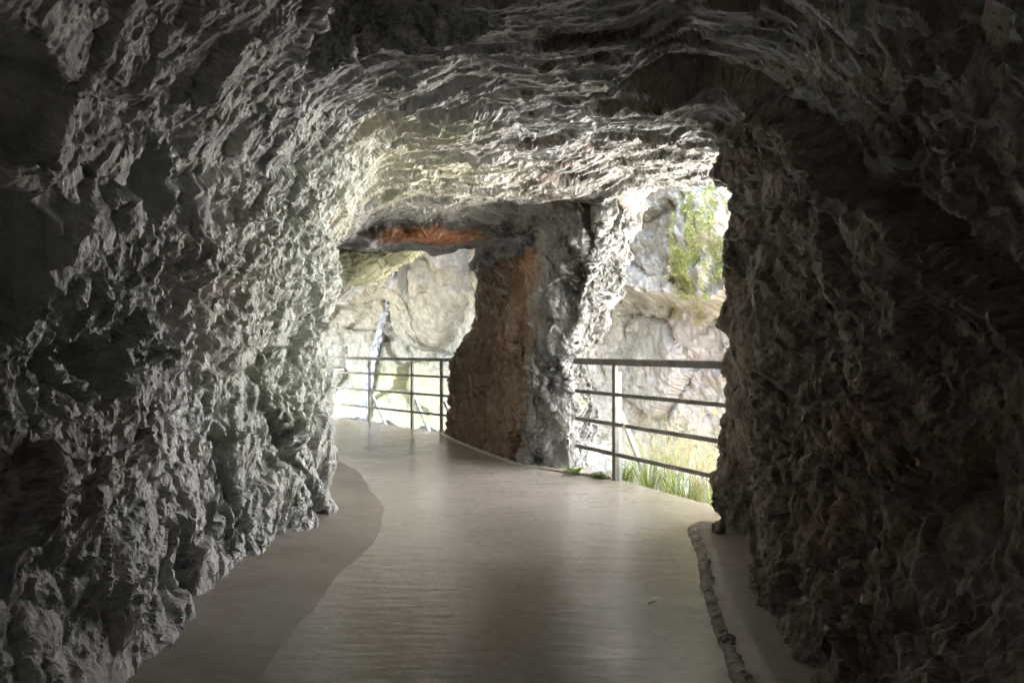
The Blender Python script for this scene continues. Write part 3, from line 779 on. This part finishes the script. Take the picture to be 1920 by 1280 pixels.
for c in np.linspace(0, 2 * math.pi, 22):
    p = ws.copy(); p[:, 0] += np.cos(c) * wd; p[:, 1] += np.cos(c) * wd * -0.4 - np.sin(c) * 0.08
    p = p.astype(F); dd = fbm(p * np.array([6, 6, 0.8], F), 0.6, 510, 3) * 0.16
    p[:, 0] += dd; p[:, 1] -= dd * 0.8; rows.append(p)
m, t, bs = nt('falling_water'); g = G(t); p = g.pos()
bs.inputs['Base Color'].default_value = (0.115, 0.117, 0.125, 1); bs.inputs['Roughness'].default_value = 0.35
t.links.new(g.bump(g.noise(g.mapping(p, scale=(9, 9, 1.2)), 3, 5, 0.6), 0.7, 0.06), bs.inputs['Normal'])
tag(loft('waterfall', rows, m), 'thin white waterfall running down the cliff behind the far railing', 'waterfall', kind='structure')

# ------------------------------------------------------------------ plants
def leafmat(name, c0, c1, trans=0.35):
    m, t, bs = nt(name); g = G(t); p = g.pos()
    c = g.mix(g.noise(p, 9, 3), c0, c1)
    t.links.new(c, bs.inputs['Base Color']); bs.inputs['Roughness'].default_value = 0.55
    out = [x for x in t.nodes if x.type == 'OUTPUT_MATERIAL'][0]
    tr = t.nodes.new('ShaderNodeBsdfTranslucent'); t.links.new(c, tr.inputs[0])
    mx = t.nodes.new('ShaderNodeMixShader'); mx.inputs[0].default_value = trans
    t.links.new(bs.outputs[0], mx.inputs[1]); t.links.new(tr.outputs[0], mx.inputs[2]); t.links.new(mx.outputs[0], out.inputs[0])
    return m
M['grass'] = leafmat('grass_green', (0.17, 0.23, 0.04), (0.34, 0.40, 0.12))
M['straw'] = leafmat('grass_dry', (0.36, 0.30, 0.16), (0.50, 0.43, 0.26))
M['moss'] = leafmat('moss_green', (0.27, 0.29, 0.05), (0.46, 0.47, 0.12), 0.2)
M['fern'] = leafmat('fern_green', (0.09, 0.20, 0.03), (0.22, 0.32, 0.06))

def blade(mb, base, az, ln, w, bend, lift, seg=7):
    """one arching grass blade, a folded ribbon."""
    d = np.array([math.cos(az), math.sin(az), 0]); s = np.array([-d[1], d[0], 0]); p = np.array(base, float); ang = lift; V_ = []
    for i in range(seg + 1):
        t_ = i / seg; ww = w * (1 - t_ ** 1.6) + 0.0006
        V_ += [p - s * ww, p + np.array([0, 0, -0.4 * ww]), p + s * ww]
        ang -= bend / seg * (0.4 + 1.2 * t_)
        p = p + (d * math.cos(ang) + np.array([0, 0, math.sin(ang)])) * ln / seg
    Fs = []
    for i in range(seg):
        a = 3 * i; Fs += [(a, a + 1, a + 4, a + 3), (a + 1, a + 2, a + 5, a + 4)]
    mb.add(V_, Fs); return p
def clump(n, ln, w, dry=0.0, spread=0.06):
    mb = MB()
    for _ in range(n):
        az = random.uniform(0, 2 * math.pi); r = random.uniform(0, spread)
        blade(mb, (r * math.cos(az), r * math.sin(az), 0), az + random.uniform(-.5, .5), ln * random.uniform(0.55, 1.1), w * random.uniform(.7, 1.2), random.uniform(0.9, 2.0), random.uniform(1.0, 1.5))
    return mb
def plume(n, ln):
    """dry stalks with drooping seed heads."""
    mb = MB()
    for _ in range(n):
        az = random.uniform(0, 2 * math.pi); tip = blade(mb, (random.uniform(-.05, .05), random.uniform(-.05, .05), 0), az, ln * random.uniform(.7, 1.1), 0.0022, random.uniform(0.7, 1.5), random.uniform(1.25, 1.52), 9)
        for _ in range(26):
            o = tip + np.array([random.gauss(0, .02), random.gauss(0, .02), random.gauss(0.0, .035)])
            blade(mb, o, az + random.gauss(0, .6), random.uniform(.02, .05), 0.002, 0.8, random.uniform(-1.2, .3), 2)
    return mb
gspots = [(1.50, 8.22, -0.12, 80, 0.95, 'wide bright green grass clump right behind the near railing post'),
          (1.80, 8.30, -0.18, 70, 1.10, 'tall green grass clump behind the slanted brace'),
          (1.84, 7.75, -0.16, 55, 0.62, 'green grass clump low against the edge of the path'),
          (2.25, 8.1, -0.25, 60, 1.10, 'arching green grass clump farther down the outer slope'),
          (2.08, 7.25, -0.18, 55, 0.5, 'short green grass clump beside the dark right jamb'),
          (1.28, 8.55, -0.08, 110, 0.5, 'small yellowish grass clump between the pillar and the railing post')]
for x, y, z, n, ln, lb in gspots:
    o = clump(n, ln, 0.0045, spread=0.16).build('grass_clump', M['grass']); o.location = (x, y, z); tag(o, lb, 'grass', 'grass clumps outside the near railing')
dspots = [(2.0, 7.9, -0.2, 70, 0.95, 'dry straw coloured grass with drooping seed heads in the middle of the opening'),
          (2.25, 7.5, -0.22, 70, 0.85, 'dry straw coloured grass nearest the dark right jamb'),
          (1.75, 8.5, -0.2, 30, 1.05, 'few long dry stalks leaning above the green grass')]
for x, y, z, n, ln, lb in dspots:
    o = plume(n, ln).build('dry_grass', M['straw']); o.location = (x, y, z); tag(o, lb, 'dry grass', 'dry grass outside the near railing')
# fern at the foot of the pillar
def fern(n, ln):
    mb = MB()
    for k_ in range(n):
        az = 2 * math.pi * k_ / n + random.uniform(-.3, .3); d = np.array([math.cos(az), math.sin(az), 0]); s = np.array([-d[1], d[0], 0]); ang = random.uniform(.7, 1.3); p = np.zeros(3)
        L = ln * random.uniform(.7, 1.1)
        for i in range(14):
            t_ = i / 13; p = p + (d * math.cos(ang) + np.array([0, 0, math.sin(ang)])) * L / 14; ang -= 0.12
            w = L * 0.28 * math.sin(math.pi * min(1, 0.15 + 0.85 * t_)) * (1 - 0.5 * t_)
            for sg in (-1, 1):
                tip = p + s * sg * w + d * w * .35 - np.array([0, 0, w * .25])
                mb.add([p - d * .006, p + s * sg * w * .5 + d * .012 + d * w * .15, tip, p + s * sg * w * .5 - d * .010 + d * w * .15], [(0, 1, 2, 3)])
    return mb
for x, y, z, s_, lb in ((0.72, 8.52, 0.02, 0.20, 'small green fern at the inner foot of the pillar'), (0.98, 8.36, 0.02, 0.15, 'yellowish fern at the outer foot of the pillar')):
    o = fern(11, s_).build('fern', M['fern']); o.location = (x, y, z); tag(o, lb, 'fern', 'ferns at the pillar foot')
# hanging moss on the cliff (uncountable)
mb = MB()
cands = np.nonzero((CP[:, 0] > 3.2) & (CP[:, 1] > 12) & (CP[:, 1] < 19))[0]
u_ = 960 + 1386.7 * CP[cands, 0] / CP[cands, 1]; v_ = 655 - 1386.7 * (CP[cands, 2] - 1.45) / CP[cands, 1]
cen_x = np.interp(v_, [320, 420, 520, 600], [1325, 1312, 1295, 1300]); half = np.interp(v_, [300, 400, 500, 560, 680], [50, 52, 46, 34, 30])
nz = fbm(CP[cands] * np.array([1, 1, 0.4], F), 0.35, 600, 4)
wgt = (np.abs(u_ - cen_x) < half * (0.8 + 1.4 * nz)) & (v_ > 250) & (v_ < 660) & (nz > -0.05 + 0.4 * np.clip((v_ - 540) / 100, 0, 1))
cands = cands[wgt]
for i in np.random.default_rng(5).choice(cands, 9000, replace=True):
    b = CP[i] + CN[i] * 0.012 + np.array([random.gauss(0, .03), random.gauss(0, .03), random.gauss(0, .03)])
    az = math.atan2(CN[i][1], CN[i][0]) + random.gauss(0, .7)
    blade(mb, b, az, random.uniform(.025, .055), 0.011, 1.2, random.uniform(-.6, .6), 3)
o = mb.build('moss', M['moss']); tag(o, 'bright yellow green moss hanging down the cliff beyond the near railing', 'moss', kind='stuff')

# ------------------------------------------------------------------ small stones, leaf, branch
def stone(name, loc, r, seed, mat, label, grp=None, sq=(1, 1, .7), lv=20):
    th, ph = np.meshgrid(np.linspace(0, 2 * math.pi, lv * 2, endpoint=False), np.linspace(0.02, math.pi - 0.02, lv), indexing='ij')
    P = np.stack([np.sin(ph) * np.cos(th), np.sin(ph) * np.sin(th), np.cos(ph)], -1).reshape(-1, 3).astype(F)
    f1, f2, pl, off, ly, cv, cc = facet(P * 0.9 + seed * 3.3, seed)
    P = P * (1 + 0.45 * pl + 0.3 * (off - .5) + 0.12 * perlin(P, .35, seed))[:, None] * np.array(sq, F) * r
    n_ = lv * 2; a = np.arange(n_ * lv).reshape(n_, lv)
    q = np.stack([a, np.roll(a, -1, 0)], -1)
    q = np.stack([a[:, :-1], a[:, 1:], np.roll(a, -1, 0)[:, 1:], np.roll(a, -1, 0)[:, :-1]], -1).reshape(-1, 4)
    o = link(name, mesh_np(name, P, q), mat); o.location = loc; tag(o, label, 'stone', grp); return o
stone('stone', (1.60, 5.70, 0.06), 0.085, 3, M['right'], 'squarish dark block of rock at the foot of the right jamb', sq=(.6, .7, 1.1))
for k_, (x, y, r, lb) in enumerate(((1.53, 4.72, .022, 'small dark stone on the ledge nearest the right opening'), (1.42, 4.32, .026, 'flat reddish stone in the middle of the right ledge'), (1.46, 4.10, .018, 'little pebble close under the dark right wall'))):
    stone('pebble', (x, y, 0.07), r, 20 + k_, M['right'], lb, 'pebbles on the right ledge', sq=(1.3, 1, .6), lv=10)
m, t, bs = nt('dead_leaf'); bs.inputs['Base Color'].default_value = (0.13, 0.06, 0.03, 1); bs.inputs['Roughness'].default_value = 0.7
mb = MB(); V_ = []; 
for i in range(7):
    t_ = i / 6; w = 0.011 * math.sin(math.pi * (0.08 + 0.9 * t_)); V_ += [(-0.028 + .056 * t_, -w, .012 * t_ * t_ + .006), (-0.028 + .056 * t_, 0, .012 * t_ * t_ + .002), (-0.028 + .056 * t_, w, .012 * t_ * t_ + .006)]
mb.add(V_, [f for i in range(6) for f in ((3*i, 3*i+1, 3*i+4, 3*i+3), (3*i+1, 3*i+2, 3*i+5, 3*i+4))])
o = mb.build('dead_leaf', m); o.location = (0.80, 4.23, 0.004); o.rotation_euler = (0, 0, .3); tag(o, 'small brown dead leaf lying on the right half of the path', 'leaf')
m, t, bs = nt('dark_wood'); bs.inputs['Base Color'].default_value = (0.035, 0.028, 0.022, 1); bs.inputs['Roughness'].default_value = 0.8
bpts = spline([(0.30, -0.05, -2.8), (0.12, -0.05, -1.3), (0.0, 0, -0.25), (0, 0, 0), (.18, .05, .09), (.34, .05, .12), (.6, .12, .11), (.85, .1, .06)], 8); rows = []
for c in np.linspace(0, 2 * math.pi, 9):
    rr = np.interp(np.linspace(0, 1, len(bpts)), [0, .5, .7, 1], [.03, .03, .035, .012])
    p = bpts.copy(); p[:, 1] += np.cos(c) * rr; p[:, 2] += np.sin(c) * rr; rows.append(p)
o = loft('branch', rows, m); o.location = (2.30, 10.9, 0.12); tag(o, 'dark bare branch sticking out behind the near railing', 'branch')

# ------------------------------------------------------------------ light, sky, camera
SUN_EL, SUN_AZ = 68.0, 250.0          # azimuth: degrees clockwise from +Y
sd = np.array([math.sin(R(SUN_AZ)) * math.cos(R(SUN_EL)), math.cos(R(SUN_AZ)) * math.cos(R(SUN_EL)), math.sin(R(SUN_EL))])
w = bpy.data.worlds.new('World'); scene.world = w; w.use_nodes = True
wn = w.node_tree; sky = wn.nodes.new('ShaderNodeTexSky'); sky.sky_type = 'NISHITA'; sky.sun_disc = False
sky.sun_elevation = R(SUN_EL); sky.sun_rotation = R(SUN_AZ)
wn.links.new(sky.outputs[0], wn.nodes['Background'].inputs[0]); wn.nodes['Background'].inputs[1].default_value = 0.15
L = bpy.data.lights.new('sun', 'SUN'); L.energy = 5.0; L.angle = R(0.5); L.color = (1, 0.962, 0.925)
so_ = bpy.data.objects.new('sun', L); col.objects.link(so_); so_.location = (0, 0, 40)
import mathutils
so_.rotation_euler = mathutils.Vector(-sd).to_track_quat('-Z', 'Y').to_euler()
cam = bpy.data.cameras.new('camera'); cam.lens = 26; cam.sensor_width = 36; cam.clip_end = 500; cam.clip_start = 0.02
co = bpy.data.objects.new('camera', cam); col.objects.link(co); co.location = (0, 0, 1.45); co.rotation_euler = (R(90 + 0.62), 0, 0)
scene.camera = co
vs = scene.view_settings; vs.view_transform = 'Standard'; vs.look = 'None'; vs.gamma = 1; vs.exposure = 5.7
cy = scene.cycles
cy.use_denoising = True; cy.max_bounces = 10; cy.diffuse_bounces = 8; cy.glossy_bounces = 4
cy.use_adaptive_sampling = False
cy.use_guiding = True; cy.use_surface_guiding = True; cy.guiding_training_samples = 128; cy.surface_guiding_probability = 0.7
try:
    cy.denoiser = 'OPENIMAGEDENOISE'; cy.denoising_input_passes = 'RGB_ALBEDO_NORMAL'; cy.denoising_prefilter = 'ACCURATE'
except Exception: pass
print('done', round(time.time() - T0, 1))
